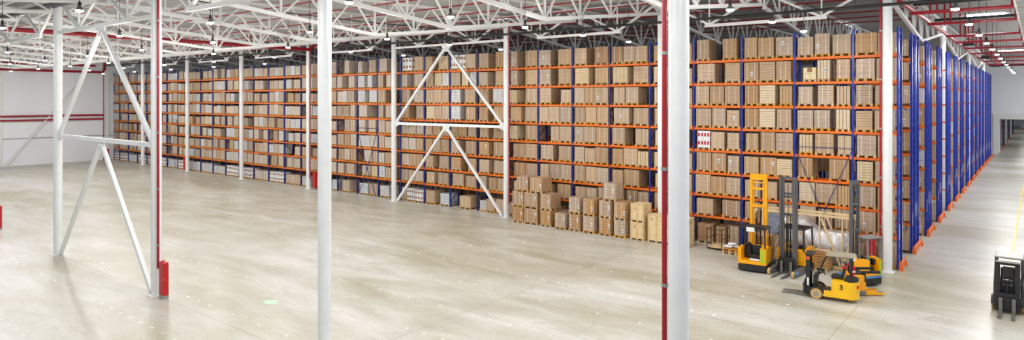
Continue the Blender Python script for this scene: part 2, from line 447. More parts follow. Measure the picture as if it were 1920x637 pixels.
o = thing('wall_brace','white diagonal brace leaning up the end wall','brace',(-101.1,25.1,0))
MB().bar((0,0,.05),(0,9.2,12.0),.2).build('brace_tube', WHITE_T, o)
MB().box(-.15,.15,-.3,.3,0,.04).build('foot_plate', WHITE_T, o)
# cross pipes with drops over the aisle
for k, y in enumerate((40.5,47.2,57.5,64.6,73,80.4,89.6,99,109)):
    o = thing('sprinkler_cross_pipe','red sprinkler pipe frame across the aisle, %s from the rack corner' % ORD[k],'pipe',(-5.3,y,13.0))
    zt = zroof(y)-13+.235
    for dy in (0,.55): MB().tube([(0,dy,.02*k%.1),(4.35,dy,.02*k%.1)], .06, 8).build('pipe_run', RED, o, True)
    for x in (.9,1.2,4.3): MB().cyl((x,0,0),(x,0,zt),.05,8).build('drop_pipe', RED, o, True)
pipe('sprinkler_main','red main at the edge of the ribbed duct above the aisle','pipe',[(-.95,30,13.9),(-.95,112,13.9)],.07,RED,8)
pipe('service_pipe','black pipe crossing above the aisle, nearer one','pipe',[(-5.6,44,13.9),(0,44,13.9)],.12,BLACK,10)
pipe('service_pipe','black pipe crossing above the aisle, further one','pipe',[(-5.6,54,13.9),(0,54,13.9)],.1,BLACK,10)
pipe('service_pipe','black pipe crossing above the aisle before the white back wall','pipe',[(-5.6,119,13.3),(3,119,13.3)],.1,BLACK,10)
o = thing('ribbed_duct','wide grey ribbed metal duct above the aisle edge','duct',(1.0,46,12.5))
MB().box(-1.72,1.8,-22,17,0,.75).build('duct_body', GALV, o)
for i in range(28): MB().box(-1.76,1.84,-21.8+1.4*i,-21.68+1.4*i,-.04,.79).build('rib', GALV, o)
MB().box(-1.8,-1.72,-22,17,-.02,.08).build('edge_strip', WHITE_T, o)
for y in (-20,-8,4,16):
    for x in (-1.5,1.7): MB().cyl((x,y,.75),(x,y,zroof(46+y)-12.5+.23),.02,6).build('hanger_rod', GALV, o)
for i, y in enumerate((66.2,88.8,112)):
    o = thing('unit_heater','black unit heater hung above the aisle, %s from the rack corner' % ORD[i],'heater',(-4.5,y,12.85))
    b_ = MB().prism([(-.42,0),(.42,0),(.36,.34),(-.36,.34)],-.25,.25); b_.build('casing', BLACK, o)
    g = MB()
    for q in range(6): g.box(-.38,.38,-.27,-.25,.03+.05*q,.05+.05*q)
    g.build('grille', BLACKG, o)
    for x in (-.3,.3): MB().cyl((x,0,.34),(x,0,zroof(y)-12.7),.02,6).build('hanger', BLACK, o)
    MB().tube([(-.3,0,.34),(-.2,0,.5),(.2,0,.5),(.3,0,.34)],.03,6).build('bracket', BLACK, o)

# ------------------------------------------------------------------ pendant lamps
ZL = 11.52
ZN = 8.2
def make_lamp(label):
    o = thing('pendant_lamp', label, 'lamp', (0,0,ZL), group='high-bay pendant lamps')
    MB().lathe([(.108,.042),(.116,.05),(.1,.085),(.066,.13),(.046,.155),(.042,.155),(.06,.125),(.094,.08),(.104,.052)],n=18).build('shade', SHADE, o, True)
    MB().lathe([(.0,-.01),(.08,-.007),(.1,.006),(.104,.05),(.0,.053)],n=18).build('lens', LENS, o)
    MB().lathe([(.042,.15),(.046,.16),(.046,.27),(.025,.30)],n=12).build('ballast_housing', BLACK, o, True)
    MB().cyl((0,0,.29),(0,0,2.3),.01,6).build('cable', BLACK, o)
    return o
lamp0 = make_lamp('')
for ch in lamp0.children: ch.data.transform(Matrix.Diagonal((1.2,1.2,1 if ch.name.startswith('cable') else 1.2,1)))
_first = [True]
def lamp(x, y, label):
    if _first[0]:
        _first[0] = False; lamp0.location = (x,y,ZL); lamp0['label'] = label
    else: dup(lamp0, (x,y,ZL if y < 127 else 7.4), 0, label)
for j, y in enumerate((32.0,27.4,22.75,18.1,13.4)):
    for k in range(10):
        lamp(-8.4-9*k, y, 'bright pendant lamp in the %s row out from the racks, %s from the aisle' % (ORD[j], ORD[k]))
for k in range(5): lamp(-8.4-9*k, 8.7, 'bright pendant lamp before the near column row, %s from the aisle' % ORD[k])
for i in range(13): lamp(-2.25, 27.45+5.94*i, 'bright pendant lamp above the aisle, %s from the camera' % ORD[i])
for i in range(15): lamp(4.2, 24+6.6*i, 'added unseen pendant lamp on the far side of the aisle, %s from the camera' % ORD[i])  # row added out of view to brighten the aisle roof and back wall
for i in range(10): lamp(9.5, 50+8*i, 'added unseen pendant lamp in the neighbouring aisle bay, %s from the camera' % ORD[i])  # further row added out of view to lift the back wall
for i in range(8): lamp(-1.5+6*(i%2), 136+14*(i//2)*2, 'added unseen pendant lamp in the next hall beyond the portal, %s from it' % ORD[i])  # added behind the portal wall to raise the light in that hall
for (x, y, w_) in ((-2.25,21.5,'short of the trucks'),(-2.25,15.5,'before the near column'),(-2.25,9.5,'close to the camera'),(-8.4,4,'over the near hall corner'),(-17.4,4,'over the near hall floor')):  # extra lamps out of view, added for illumination
    lamp(x, y, 'added unseen pendant lamp above the aisle side, ' + w_)

# ------------------------------------------------------------------ risers and hose cabinets
def riser(k, y, s, zb, where):
    x = colx(k) + s*.29
    o = thing('riser_pipe', 'red vertical riser pipe ' + where, 'pipe', (x, y-.05, 0))
    MB().cyl((0,0,zb),(0,0,13.6),.052,14).build('pipe_run', RED, o, True)
    for z in (2.2,4.6,7.0,9.4,11.8):
        c = MB(); c.cyl((0,0,z-.035),(0,0,z+.035),.07,14); c.box(min(-s*.02,-s*.12),max(-s*.02,-s*.12),-.02,.02,z-.03,z+.03)
        c.build('clamp', GALV, o)
def cabinet(x, y, where):
    o = thing('hose_cabinet', 'red fire hose cabinet ' + where, 'hose cabinet', (x, y, 0))
    b_ = MB().cbox(-.2,.2,-.115,.115,.14,1.53,.012); b_.build('body', REDBOX, o)
    MB().box(.2,.206,-.1,.1,.17,1.5).build('door', REDBOX, o)
    MB().box(.205,.215,-.09,-.075,.8,.9).build('handle', GALV, o)
    for s in (-1,1): MB().box(s*.19-.006,s*.19+.006,-.11,.11,0,.14).build('leg', GALV, o)
    MB().box(-.19,.19,-.11,-.1,0,.14).build('plinth', GALV, o)
    MB().cyl((-.08,0,1.53),(-.08,0,1.58),.08,12).build('pipe_collar', REDBOX, o)
riser(0,Y2,-1,0,'beside the nearest column'); riser(2,Y2,1,1.2,'on the near braced column'); riser(0,Y1,-1,0,'on the rack corner column')
riser(2,Y1,1,1.0,'on the column beside the carton stack'); riser(4,Y1,1,1.0,'on the column left of the far bracing')
cabinet(-29.03,12.72,'at the foot of the near braced column'); cabinet(-52.62,12.75,'cut by the photo edge, far out in the hall')
cabinet(-29.0,37.0,'squeezed between the column and the carton stack'); cabinet(-52.95,36.85,'before the racks, left of the far bracing')
cabinet(-6.5,36.7,'behind the grey-roofed truck'); cabinet(-78.5,36.8,'low before the distant racks'); cabinet(-100.7,36.6,'in the far corner by the end wall')

# ------------------------------------------------------------------ pallet racking
BZ = [0.0,1.62,2.87,4.17,5.47,6.77,8.07,9.37,10.69]        # top of each beam level
U = [-5.44] + [-7.45-2.865*k for k in range(33)] + [-101.0]   # upright centre lines of the front rack
YF = 37.5; DEP = 1.05; HR = 12.05
def frame_mb(dep=DEP, low=False, pw=.05):
    m = MB()
    for y in (0, dep-.09):
        m.box(-pw,pw,y,y+.09,.01,HR)
        if not low:
            m.box(-.07,.07,y-.02,y+.11,0,.012)
    z = .35; a = True
    while z < HR-.6:
        m.bar((0,.045,z),(0,dep-.045,z+.9 if a else z+.9),.035) if a else m.bar((0,dep-.045,z),(0,.045,z+.9),.035)
        a = not a; z += .9
    for z in (.3, HR-.25): m.bar((0,.045,z),(0,dep-.045,z),.035)
    return m
def beam_mb(L, con=True):
    m = MB(); m.box(.05,L-.05,0,.05,-.125,0)
    if con:
        for x in (.045, L-.065): m.box(x,x+.02,-.012,.06,-.17,.05)
    return m
rack = thing('pallet_rack','long blue and orange pallet rack facing the open hall, nine loads high','pallet rack',(U[0],YF,0))
fm = frame_mb().mesh('upright_frame', BLUE_DIM); fmb = frame_mb().mesh('upright_frame', BLUE)
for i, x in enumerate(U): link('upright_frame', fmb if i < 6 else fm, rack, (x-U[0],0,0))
bm3 = beam_mb(2.865).mesh('beam', ORANGE)
rest = MB(); rear = MB()
for b in range(34):
    L = U[b]-U[b+1]
    for l in range(1,9):
        if b < 12:
            link('beam', bm3 if 0 < b < 33 else beam_mb(L).mesh('beam', ORANGE), rack, (U[b+1]-U[0],-.01,BZ[l]))
        else: rest.box(U[b+1]-U[0]+.05,U[b]-U[0]-.05,-.01,.04,BZ[l]-.125,BZ[l])
        rest.box(U[b+1]-U[0]+.05,U[b]-U[0]-.05,DEP-.04,DEP+.01,BZ[l]-.125,BZ[l])
tag(rest.build('beam', ORANGE, rack), kind='stuff')
for b in (1,14,27):
    xl, xr = U[b+1]-U[0], U[b]-U[0]; xm = (xl+xr)/2
    for p, q in (((xl,5.9),(xm,2.35)),((xr,5.9),(xm,2.35)),((xm,2.35),(xl+.3,.1)),((xm,2.35),(xr-.3,.1)),((xl,5.9),(xr,5.9))):
        MB().bar((p[0],-.035,p[1]),(q[0],-.035,q[1]),.035,.025).build('cross_brace', BLUE_DIM, rack)
    MB().box(xm-.1,xm+.1,-.06,-.03,2.25,2.45).build('brace_plate', BLUE, rack)
def guard(parent, y0, y1):
    m = MB(); x = .12
    m.prism([(x-.06,0),(x+.16,0),(x+.07,.42),(x-.02,.42)], y0-.16, y0-.1)
    m.prism([(x-.06,0),(x+.16,0),(x+.07,.42),(x-.02,.42)], y1+.1, y1+.16)
    for z in (.05,.22,.36): m.box(x+.03,x+.08,y0-.14,y1+.14,z,z+.09)
    m.build('end_guard', ORANGE_G, parent)
def plates(parent, ys):
    for y in ys:
        MB().box(.067,.073,y,y+.08,1.5,2.25).build('label_plate', PAPER, parent, loc=(0,0,.35*(hash(round(y*10)) % 2)))
guard(rack, 0, DEP); plates(rack, (.02, DEP-.1))
# the double racks behind, seen end-on along the aisle
bm2 = beam_mb(2.12).mesh('beam', ORANGE)
fme = frame_mb(1.0, pw=.065).mesh('upright_frame', BLUE)
YR = [41.95+5.9*k for k in range(14)]
for k, ys in enumerate(YR):
    o = thing('pallet_rack','blue and orange double rack end along the aisle, %s behind the front rack' % ORD[k],'pallet rack',(U[0],ys,0),group='double racks along the aisle')
    two = k < 13
    for yy in ((0,1.45) if two else (0,)):
        for x in (0,-2.12,-4.985): link('upright_frame', fme, o, (x,yy,0))
        for l in range(1,9):
            for dy in (-.01,.96):
                if k in (3,7,11) and (dy > 0) == (yy == 0): continue
                link('beam', bm2, o, (-2.12,yy+dy,BZ[l]))
    if two:
        tie = MB()
        for z in (1.2,4,7,10): tie.box(-.04,.04,.98,1.47,z,z+.06)
        tie.build('row_spacer', BLUE, o)
    guard(o, 0, 2.45 if two else 1.0)
    plates(o, (.02,1.0) if not two else (.02,.9,1.5,2.35))

# ------------------------------------------------------------------ palletised loads
def pallet_geom(m, w, d, low, mi=0, ox=0, oy=0, oz=0):
    """euro pallet, front edge at oy"""
    X0_, X1_ = ox-w/2, ox+w/2
    bx = [(X0_,X0_+.12),(ox-.07,ox+.07),(X1_-.12,X1_)]
    if low:
        for a, b in bx: m.box(a,b,oy,oy+d,oz,oz+.1,mi)
        m.box(X0_,X1_,oy,oy+d,oz+.1,oz+.144,mi); return
    for a, b in bx:
        m.box(a,b,oy,oy+d,oz,oz+.022,mi)
        for c in (oy, oy+d/2-.07, oy+d-.14): m.box(a,b,c,c+.14,oz+.022,oz+.1,mi)
    for c in (oy, oy+d/2-.07, oy+d-.14): m.box(X0_,X1_,c,c+.14,oz+.1,oz+.122,mi)
    n = 5; bw = .115; g = (w-n*bw)/(n-1)
    for i in range(n): m.box(X0_+i*(bw+g),X0_+i*(bw+g)+bw,oy,oy+d,oz+.122,oz+.144,mi)
def grid(m, w, d, h, nx, ny, nz, g, mi, ox, oy, oz, rn, jit=.004):
    """cartons stacked in nx x ny x nz around a dark core"""
    dx, dy, dz = w/nx, d/ny, h/nz
    for i in range(nx):
        for k in range(nz):
            for j in range(ny):
                if 0 < i < nx-1 and 0 < j < ny-1 and k < nz-1: continue
                e = rn.uniform(-jit,jit)
                m.box(ox-w/2+i*dx+g/2, ox-w/2+(i+1)*dx-g/2, oy+j*dy+g/2+e, oy+(j+1)*dy-g/2+e, oz+k*dz+(g/2 if k else 0), oz+(k+1)*dz-g/2, mi)
SPEC = {'b':(1,2,4,.005),'k':(1,2,4,.005),'l':(1,2,7,.012),'v':(4,3,1,.022),'s':(1,2,4,.008),'w':(2,2,8,.016),'p':(2,2,2,.01),'r':(2,2,2,.01),'c':(2,2,2,.01),'g':(2,2,4,.016)}
def style_mats(st, rn):
    if st == 'b': return [rn.choice(KB)]
    if st in 'k': return [rn.choice(KR)]
    if st == 'l': return [rn.choice((KR[2],KP,KR[0]))]
    if st == 'v': return [rn.choice((KP,KR[2]))]
    if st == 's': return [KF]
    if st == 'w': return [KW]
    if st == 'g': return [KG]
    if st == 'c': return [CREAM, BROWNPATCH]
    if st == 'p': return [WCART, BROWNPATCH]
    return [WCART, REDPRINT]
def cartons(m, w, d, h, st, rn, ox, oy, oz, mi=0, mp=1):
    nx, ny, nz, g = SPEC[st]
    grid(m, w, d, h, nx, ny, nz, g, mi, ox, oy, oz, rn)
    if st in 'pr':      # printed blocks on the carton fronts and ends
        rowz = 2
        for k in range(rowz):
            for i in range(4 if st == 'r' else 3):
                n_ = 4 if st == 'r' else 3
                cx = ox-w/2+(i+.5)*w/n_; z0 = oz+(k+.32)*h/rowz
                m.box(cx-w/n_*.3,cx+w/n_*.3,oy-.008,oy+.012,z0,z0+h/rowz*.42,mp)
            for j in range(2):
                cy_ = oy+(j+.5)*d/2; z0 = oz+(k+.32)*h/rowz
                m.box(ox+w/2-.012,ox+w/2+.006,cy_-.2,cy_+.2,z0,z0+h/rowz*.42,mp)
    if st == 'c':
        m.box(ox-.12,ox+.12,oy-.006,oy+.01,oz+h*.62,oz+h*.98,mp)
def look_words(st, h):
    return {'k':'strapped tan carton','l':'layered tan carton','v':'slim upright carton','s':'film-wrapped tan carton','w':'striped white sack','p':'white printed carton',
            'r':'red-printed white carton','c':'low cream carton','g':'grey wrapped goods'}[st]
_pal = {}
def pallet_mesh(w, d):
    k = (round(w,2), d)
    if k not in _pal:
        m = MB(); pallet_geom(m, w, d, False, 0, 0, 0, 0); _pal[k] = m.mesh('pallet', PAL)
    return _pal[k]
def strap_part(o, x, d, h, oz):
    m = MB(); t = .004; w = .011
    m.box(x-w,x+w,-t,.002,oz-.02,oz+h+t); m.box(x-w,x+w,0,d,oz+h,oz+h+t); m.box(x-w,x+w,d-.002,d+t,oz-.02,oz+h+t)
    m.build('strap', STRAP, o)
def label_part(o, x, z):
    m = MB(); m.box(x-.06,x+.06,-.007,.001,z-.11,z+.11); m.box(x-.045,x+.045,-.009,-.006,z-.02,z+.03,1); m.box(x-.045,x+.045,-.009,-.006,z-.08,z-.05,1)
    m.build('paper_label', [PAPER, INK], o)
def load(x0, x1, y, z, d, h, st, label, rn, group, side_labels=False, plabel=None):
    w = x1-x0
    o = thing('pallet_load', label, 'pallet load', ((x0+x1)/2, y, z), group=group)
    link('pallet', pallet_mesh(max(w,.78) if w > .7 else w, d), o)
    m = MB(); cartons(m, w-.01, d-.03, h, st, rn, 0, .012, .144)
    m.build('carton_stack', style_mats(st, rn), o)
    if st in 'kscgb' or rn.random() < .4:
        a = rn.uniform(.22,.32)
        for fx in (a, 1-a+rn.uniform(-.06,.06)): strap_part(o, -w/2+fx*w, d-.01, h, .144)
    if plabel is None: plabel = rn.random() < .12
    if plabel: label_part(o, w*rn.choice((.3,.34,.38)) if side_labels else w*rn.uniform(-.3,.35), .144+h*rn.uniform(.3,.7))
    return o

LOADS = """0 1 570 62 100 k;0 1 640 80 96 s;0 2 570 62 100 k;0 2 640 80 100 k;0 3 570 73 100 s;0 3 652 74 95 l;0 4 563 68 100 k;0 4 638 88 99 s;0 5 570 76 94 s;0 5 654 76 93 l;0 6 577 66 90 k;0 6 654 76 95 l;0 7 551 86 97 k;0 7 643 87 99 s;0 8 551 80 92 s;0 8 633 99 98 k;1 1 758 75 97 k;1 1 843 69 88 s;1 1 925 80 97 k;1 2 755 62 94 v;1 2 818 108 96 s;1 2 929 80 97 l;1 3 763 96 99 k;1 3 941 72 98 k;1 4 752 67 94 v;1 4 837 92 99 s;1 4 941 68 94 v;1 5 759 68 100 v;1 5 855 78 95 s;1 5 937 80 94 s;1 6 758 66 92 v;1 6 837 78 96 l;1 6 941 72 90 s;1 7 759 65 100 s;1 7 855 63 100 v;1 7 922 66 62 c;1 8 755 88 98 k;1 8 856 74 108 s;1 8 937 80 94 s;2 1 1039 74 95 s;2 1 1123 81 91 k;2 1 1213 84 91 k;2 2 1043 66 88 s;2 2 1123 79 86 k;2 2 1213 84 88 k;2 3 1043 82 85 l;2 3 1127 86 90 k;2 3 1222 80 89 k;2 4 1039 90 97 s;2 4 1131 79 100 k;2 4 1224 70 91 v;2 5 1048 75 98 k;2 5 1132 86 100 l;2 5 1222 77 99 k;2 6 1043 66 96 v;2 6 1132 86 100 l;2 6 1222 75 100 k;2 7 1050 77 100 k;2 7 1132 86 100 l;2 7 1222 81 100 k;2 8 1039 90 100 s;2 8 1140 85 102 k;2 8 1230 70 107 k;3 0 1335 62 100 k;3 0 1406 65 91 k;3 0 1482 97 98 k;3 1 1325 104 87 k;3 1 1482 100 84 k;3 2 1325 85 93 s;3 2 1412 85 93 k;3 2 1499 90 100 k;3 3 1330 66 89 s;3 3 1408 83 99 k;3 3 1494 90 100 k;3 4 1330 71 90 s;3 4 1417 78 92 k;3 4 1502 77 97 r;3 5 1330 73 90 s;3 5 1411 78 100 k;3 5 1494 93 98 k;3 6 1327 87 98 k;3 6 1419 83 98 k;3 6 1507 83 99 k;3 7 1325 87 100 l;3 7 1472 107 100 s;3 8 1345 82 108 k;3 8 1507 75 110 k;4 1 1777 78 91 k;4 2 1777 76 85 v;4 3 1777 83 87 v;4 4 1777 76 93 v;4 5 1777 78 96 k;4 6 1786 72 98 v;4 7 1786 76 94 v;4 8 1777 83 92 k;5 1 1898 73 85 s;5 1 1973 76 91 k;5 1 2073 78 86 k;5 2 1963 106 95 k;5 2 2075 79 88 k;5 3 1898 74 86 v;5 3 1974 97 100 k;5 3 2075 79 94 k;5 4 1898 92 98 v;5 4 2063 92 99 k;5 5 1898 102 97 k;5 5 2034 110 98 v;5 6 1968 90 99 k;5 6 2063 81 100 v;5 7 1898 104 100 s;5 7 2044 107 100 v;5 8 1903 86 94 s;5 8 1992 81 96 s;5 8 2077 81 98 k;6 1 2185 76 90 k;6 1 2273 81 80 k;6 1 2359 80 80 k;6 2 2185 91 93 k;6 2 2278 80 95 k;6 2 2360 84 98 k;6 3 2185 98 97 k;6 3 2285 79 88 v;6 3 2366 77 94 s;6 4 2185 91 98 k;6 4 2278 92 99 k;6 4 2372 72 98 k;6 5 2185 87 100 k;6 5 2274 84 99 k;6 5 2362 82 98 k;6 6 2185 105 100 v;6 6 2292 73 100 k;6 6 2367 78 100 k;6 7 2185 101 100 v;6 7 2331 108 100 l;6 8 2185 101 104 k;6 8 2349 96 103 s;7 1 2476 107 87 k;7 1 2626 96 80 k;7 2 2471 90 96 k;7 2 2563 88 95 k;7 2 2653 75 91 k;7 3 2471 102 93 k;7 3 2620 106 93 s;7 4 2471 99 97 k;7 4 2572 67 95 k;7 5 2471 93 99 k;7 5 2566 90 100 k;7 5 2658 79 98 k;7 6 2471 84 88 s;7 6 2637 99 100 s;7 7 2471 104 100 k;7 7 2639 97 100 s;7 8 2471 107 102 k;7 8 2639 101 103 s;8 1 2757 99 84 k;8 1 2861 105 80 v;8 2 2757 103 87 k;8 2 2862 100 88 k;8 3 2757 105 96 s;8 3 2864 106 92 k;8 4 2757 103 97 k;8 4 2938 74 93 v;8 5 2757 105 97 k;8 5 2901 95 96 k;8 6 2757 103 98 s;8 6 2941 65 90 v;8 7 2757 105 100 k;8 7 2931 65 100 s;8 8 2757 105 106 k;8 8 2934 62 106 s;9 0 3053 87 89 k;9 0 3148 81 85 k;9 0 3231 64 68 w;9 1 3044 79 85 k;9 1 3125 78 84 l;9 1 3230 62 90 l;9 2 3053 102 89 k;9 2 3203 97 89 k;9 3 3053 102 96 k;9 3 3203 97 93 k;9 4 3044 114 87 k;9 4 3210 85 86 s;9 5 3044 108 99 k;9 5 3213 90 95 k;9 6 3068 96 100 w;9 6 3207 91 100 k;9 7 3056 86 100 l;9 7 3213 90 96 k;9 8 3044 96 110 k;9 8 3207 96 104 k;10 0 3389 115 83 k;10 1 3331 102 81 k;10 1 3462 116 89 k;10 2 3331 79 90 k;10 2 3490 103 91 k;10 3 3331 105 93 k;10 3 3508 85 94 k;10 4 3331 79 83 k;10 4 3426 90 82 k;10 4 3523 69 80 l;10 5 3339 97 94 k;10 5 3495 98 100 w;10 6 3341 108 100 k;10 6 3495 98 98 w;10 7 3331 62 100 w;10 7 3414 62 100 v;10 7 3495 99 100 k;10 8 3339 95 105 k;10 8 3440 71 102 p;10 8 3521 73 105 p;11 0 3617 100 84 g;11 0 3776 102 94 k;11 1 3621 115 85 k;11 1 3780 86 83 k;11 2 3621 103 93 k;11 2 3788 88 90 k;11 3 3617 84 95 k;11 3 3705 87 94 k;11 3 3801 77 94 k;11 4 3618 75 78 k;11 4 3709 86 75 k;11 4 3801 77 79 k;11 5 3617 73 100 s;11 5 3692 74 98 k;11 5 3771 95 97 l;11 6 3617 72 96 s;11 6 3692 89 100 k;11 6 3786 89 98 k;11 7 3617 72 100 w;11 7 3696 75 100 v;11 7 3790 86 100 k;11 8 3623 106 100 k;11 8 3797 82 104 k;12 0 3911 96 86 p;12 0 4017 85 91 p;12 0 4105 62 97 k;12 1 3904 89 82 k;12 1 3995 80 84 s;12 1 4077 87 84 k;12 2 3904 80 93 k;12 2 3986 80 91 k;12 2 4068 94 90 k;12 3 3904 80 94 k;12 3 3990 85 93 k;12 3 4080 84 92 k;12 4 3904 80 76 k;12 4 3990 85 74 k;12 4 4080 84 72 k;12 5 3904 85 98 k;12 5 4069 97 95 k;12 6 3905 111 97 s;12 6 4064 100 100 k;12 7 3905 104 100 s;12 7 4099 67 99 k;12 8 3905 104 108 k;12 8 4039 115 104 p;13 0 4330 115 85 w;13 1 4292 71 86 s;13 1 4374 81 92 g;13 2 4283 87 88 k;13 2 4381 74 83 k;13 3 4283 87 91 k;13 3 4383 72 100 k;13 4 4283 83 94 k;13 4 4377 82 100 k;13 5 4281 83 100 k;13 5 4397 63 100 k;13 6 4365 95 100 k;13 7 4291 62 100 k;13 7 4397 66 100 k;13 8 4352 100 109 k;14 0 4478 110 92 k;14 0 4609 115 88 g;14 1 4482 79 86 v;14 1 4577 111 81 k;14 2 4477 64 91 s;14 2 4558 104 95 k;14 3 4482 102 96 k;14 3 4588 62 93 w;14 3 4652 86 91 w;14 4 4504 96 100 k;14 4 4648 85 100 k;14 5 4622 108 100 k;14 6 4490 101 100 w;14 6 4652 97 100 w;14 7 4554 62 100 w;14 7 4659 90 100 w;14 8 4503 92 102 s;14 8 4687 62 97 l;15 0 4858 107 94 k;15 1 4787 112 88 k;15 1 4936 88 85 k;15 2 4763 79 99 k;15 2 4848 80 94 k;15 2 4936 84 90 k;15 3 4763 77 100 k;15 3 4850 80 97 k;15 3 4936 88 94 k;15 4 4773 69 100 k;15 4 4850 78 100 k;15 5 4781 66 100 k;15 5 4857 91 93 l;15 5 4954 82 92 l;15 6 4792 94 99 k;15 6 4892 62 99 w;15 6 4959 77 93 k;15 7 4785 82 100 s;15 7 4963 73 100 k;15 8 4857 68 110 k;16 0 5050 72 87 g;16 8 5052 79 103 l"""

cells = {}
for t in LOADS.split(';'):
    b, l, x1, w, h, st = t.split()
    x1 = -int(x1)/100; w = int(w)/100
    cells.setdefault((int(b),int(l)),[]).append((x1-w, x1, int(h)/100, st))
rn = random.Random(11)
def fill(b, l):
    """a plausible row of loads for a bay the photo does not show clearly"""
    lo, hi = U[b+1]+.09, U[b]-.09; W = hi-lo; out = []
    far = b > 16
    if l == 0 and far:
        st = rn.choice('pgpgwk'); n = 3 if W > 2 else 2
    else:
        st = None; n = 3 if W > 2 and rn.random() < .55 else 2
        if W < 2: n = 2
    q = rn.random()
    x = hi; h0 = rn.choice((.80,.86,.92,.97))
    for i in range(n):
        w = rn.uniform(.78,.84) if n == 3 or W < 2 else rn.choice((.8,.95,1.05,1.1))
        s = st or rn.choice('kkkkkklvswwsg' if far else 'kkkkkklvs')
        gap = rn.uniform(.02,.06) if n == 3 or W < 2 else (W-2.1)*rn.uniform(.2,.8)
        h = min(1.0, h0+rn.uniform(-.06,.04))
        if x-w < lo: break
        if not (rn.random() < .08): out.append((x-w, x, h, s))
        x -= w+gap
    return out
LV = ['on the floor'] + ['%s beam level' % ORD[i] for i in range(7)] + ['topmost beam level']
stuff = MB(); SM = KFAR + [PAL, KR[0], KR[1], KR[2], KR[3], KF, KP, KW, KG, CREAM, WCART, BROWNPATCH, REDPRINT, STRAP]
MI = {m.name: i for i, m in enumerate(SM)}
def stuff_load(x0, x1, y, z, d, h, st):
    w = x1-x0; cx = (x0+x1)/2
    pallet_geom(stuff, w, d, True, 4, cx, y, z)
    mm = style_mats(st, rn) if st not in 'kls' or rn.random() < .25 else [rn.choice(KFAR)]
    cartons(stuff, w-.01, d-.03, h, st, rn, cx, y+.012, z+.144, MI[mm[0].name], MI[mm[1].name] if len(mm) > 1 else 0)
    if st in 'ksg':
        for fx in (.27,.73): stuff.box(x0+fx*w-.011,x0+fx*w+.011,y+.004,y+.03,z+.12,z+.146+h,17)
NB = 12      # bays whose loads are individual things
for b in range(34):
    for l in range(9):
        L = cells.get((b,l))
        if L is None: L = fill(b, l)
        elif b == 4: L = sorted(L + [t for t in fill(b, l) if all(t[1] < q[0]-.02 or t[0] > q[1]+.02 for q in L)])
        L = sorted(L, key=lambda t: -t[1])
        for i, (x0, x1, h, st) in enumerate(L):
            y = YF - .07 + rn.uniform(-.03,.03); d = 1.18
            if l == 0: y += .04
            if b in (1,14,27): y = YF + .01
            if 1 <= b <= 3 and l == 0 and False: continue
            if b < NB:
                lab = '%s load, %s in %s bay from aisle corner, %s' % (look_words(st,h), ORD[i], ORD[b], LV[l])
                load(x0, x1, y, BZ[l], d, h, st, lab, rn, 'pallet loads in the front rack')
            else: stuff_load(x0, x1, y, BZ[l], d, h, st)
# rack ends along the aisle: the loads next to the end frames
for k, ys in enumerate(YR):
    for yy in ((0,1.45) if k < 13 else (0,)):
        for l in range(9):
            for c in range(2):
                if k in (3,7,11) and c == 0: continue       # the building column stands here
                x1 = U[0]-.09-1.0*c; x0 = x1-.82
                st = rn.choice('kkkslvswk'); h = rn.choice((.9,.96,1.0))
                if yy > 0 and k > 0: continue
                if k < 2 and c == 0 and yy == 0:
                    load(x0, x1, ys-.06, BZ[l], 1.12, h, st, '%s load ending the %s double rack by the aisle, %s' % (look_words(st,h), ORD[k], LV[l]), rn, 'loads at the rack ends', plabel=True)
                else: stuff_load(x0, x1, ys-.06, BZ[l], 1.12, h, st)
# the face of the rack behind, glimpsed through gaps
for b in range(1,33):
    for l in range(9):
        x = U[b]-.1
        while x-.85 > U[b+1]:
            if rn.random() < .8: stuff_load(x-.84, x, YR[0]-.05, BZ[l], 1.1, rn.choice((.85,.95,1.0)), rn.choice('kkks'))
            x -= .9
back = MB()
for b in range(3,33):
    for l in range(1,9): back.box(U[b+1]+.05,U[b]-.05,YR[0]-.01,YR[0]+.04,BZ[l]-.125,BZ[l])
    back.box(U[b]-.05,U[b]+.05,YR[0],YR[0]+.09,0,HR,1); back.box(U[b]-.05,U[b]+.05,YR[0]+.91,YR[0]+1.0,0,HR,1)
tag(back.build('pallet_rack', [ORANGE,BLUE_DIM]), 'second rack run glimpsed dark through gaps in the front rack', 'pallet rack', kind='stuff')
tag(stuff.build('pallet_load', SM), 'smaller tan and white pallet loads filling the distant bays of the racks', 'pallet load', kind='stuff')

# ------------------------------------------------------------------ lift trucks
def mast(o, x, h, w, m, plate_zs, rail=.13, depth=.2, z0=.12, inner=BLACK, slots=True):
    """two-stage mast: outer rails, cross plates, inner rails, lift cylinders"""
    for s in (-1,1):
        r = MB(); y = s*(w/2-rail/2)
        r.box(x-depth/2,x+depth/2,y-rail/2,y+rail/2,z0,h)
        r.box(x+depth/2,x+depth/2+.03,y-rail/2*.4,y+rail/2*.4,z0,h-.03)
        r.build('mast_rail', m, o)
        MB().box(x-depth*.3,x+depth*.3,s*(w/2-rail-.045)-.028,s*(w/2-rail-.045)+.028,z0+.05,h-.12).build('inner_rail', m if slots else inner, o)
        MB().cyl((x-.02,s*.09,z0+.05),(x-.02,s*.09,h*.52),.035,10).cyl((x-.02,s*.09,h*.52),(x-.02,s*.09,h*.6),.02,8).build('lift_cylinder', BLACKG, o)
    for z, t in plate_zs: MB().cbox(x-depth/2-.015,x-depth/2+.04,-w/2,w/2,z-t,z,.008).build('mast_plate', m, o)
    c = MB()
    for y in (-.02,.02): c.bar((x+.03,y,z0+.3),(x+.03,y,h-.2),.02,.012)
    c.build('lift_chain', BLACK, o)
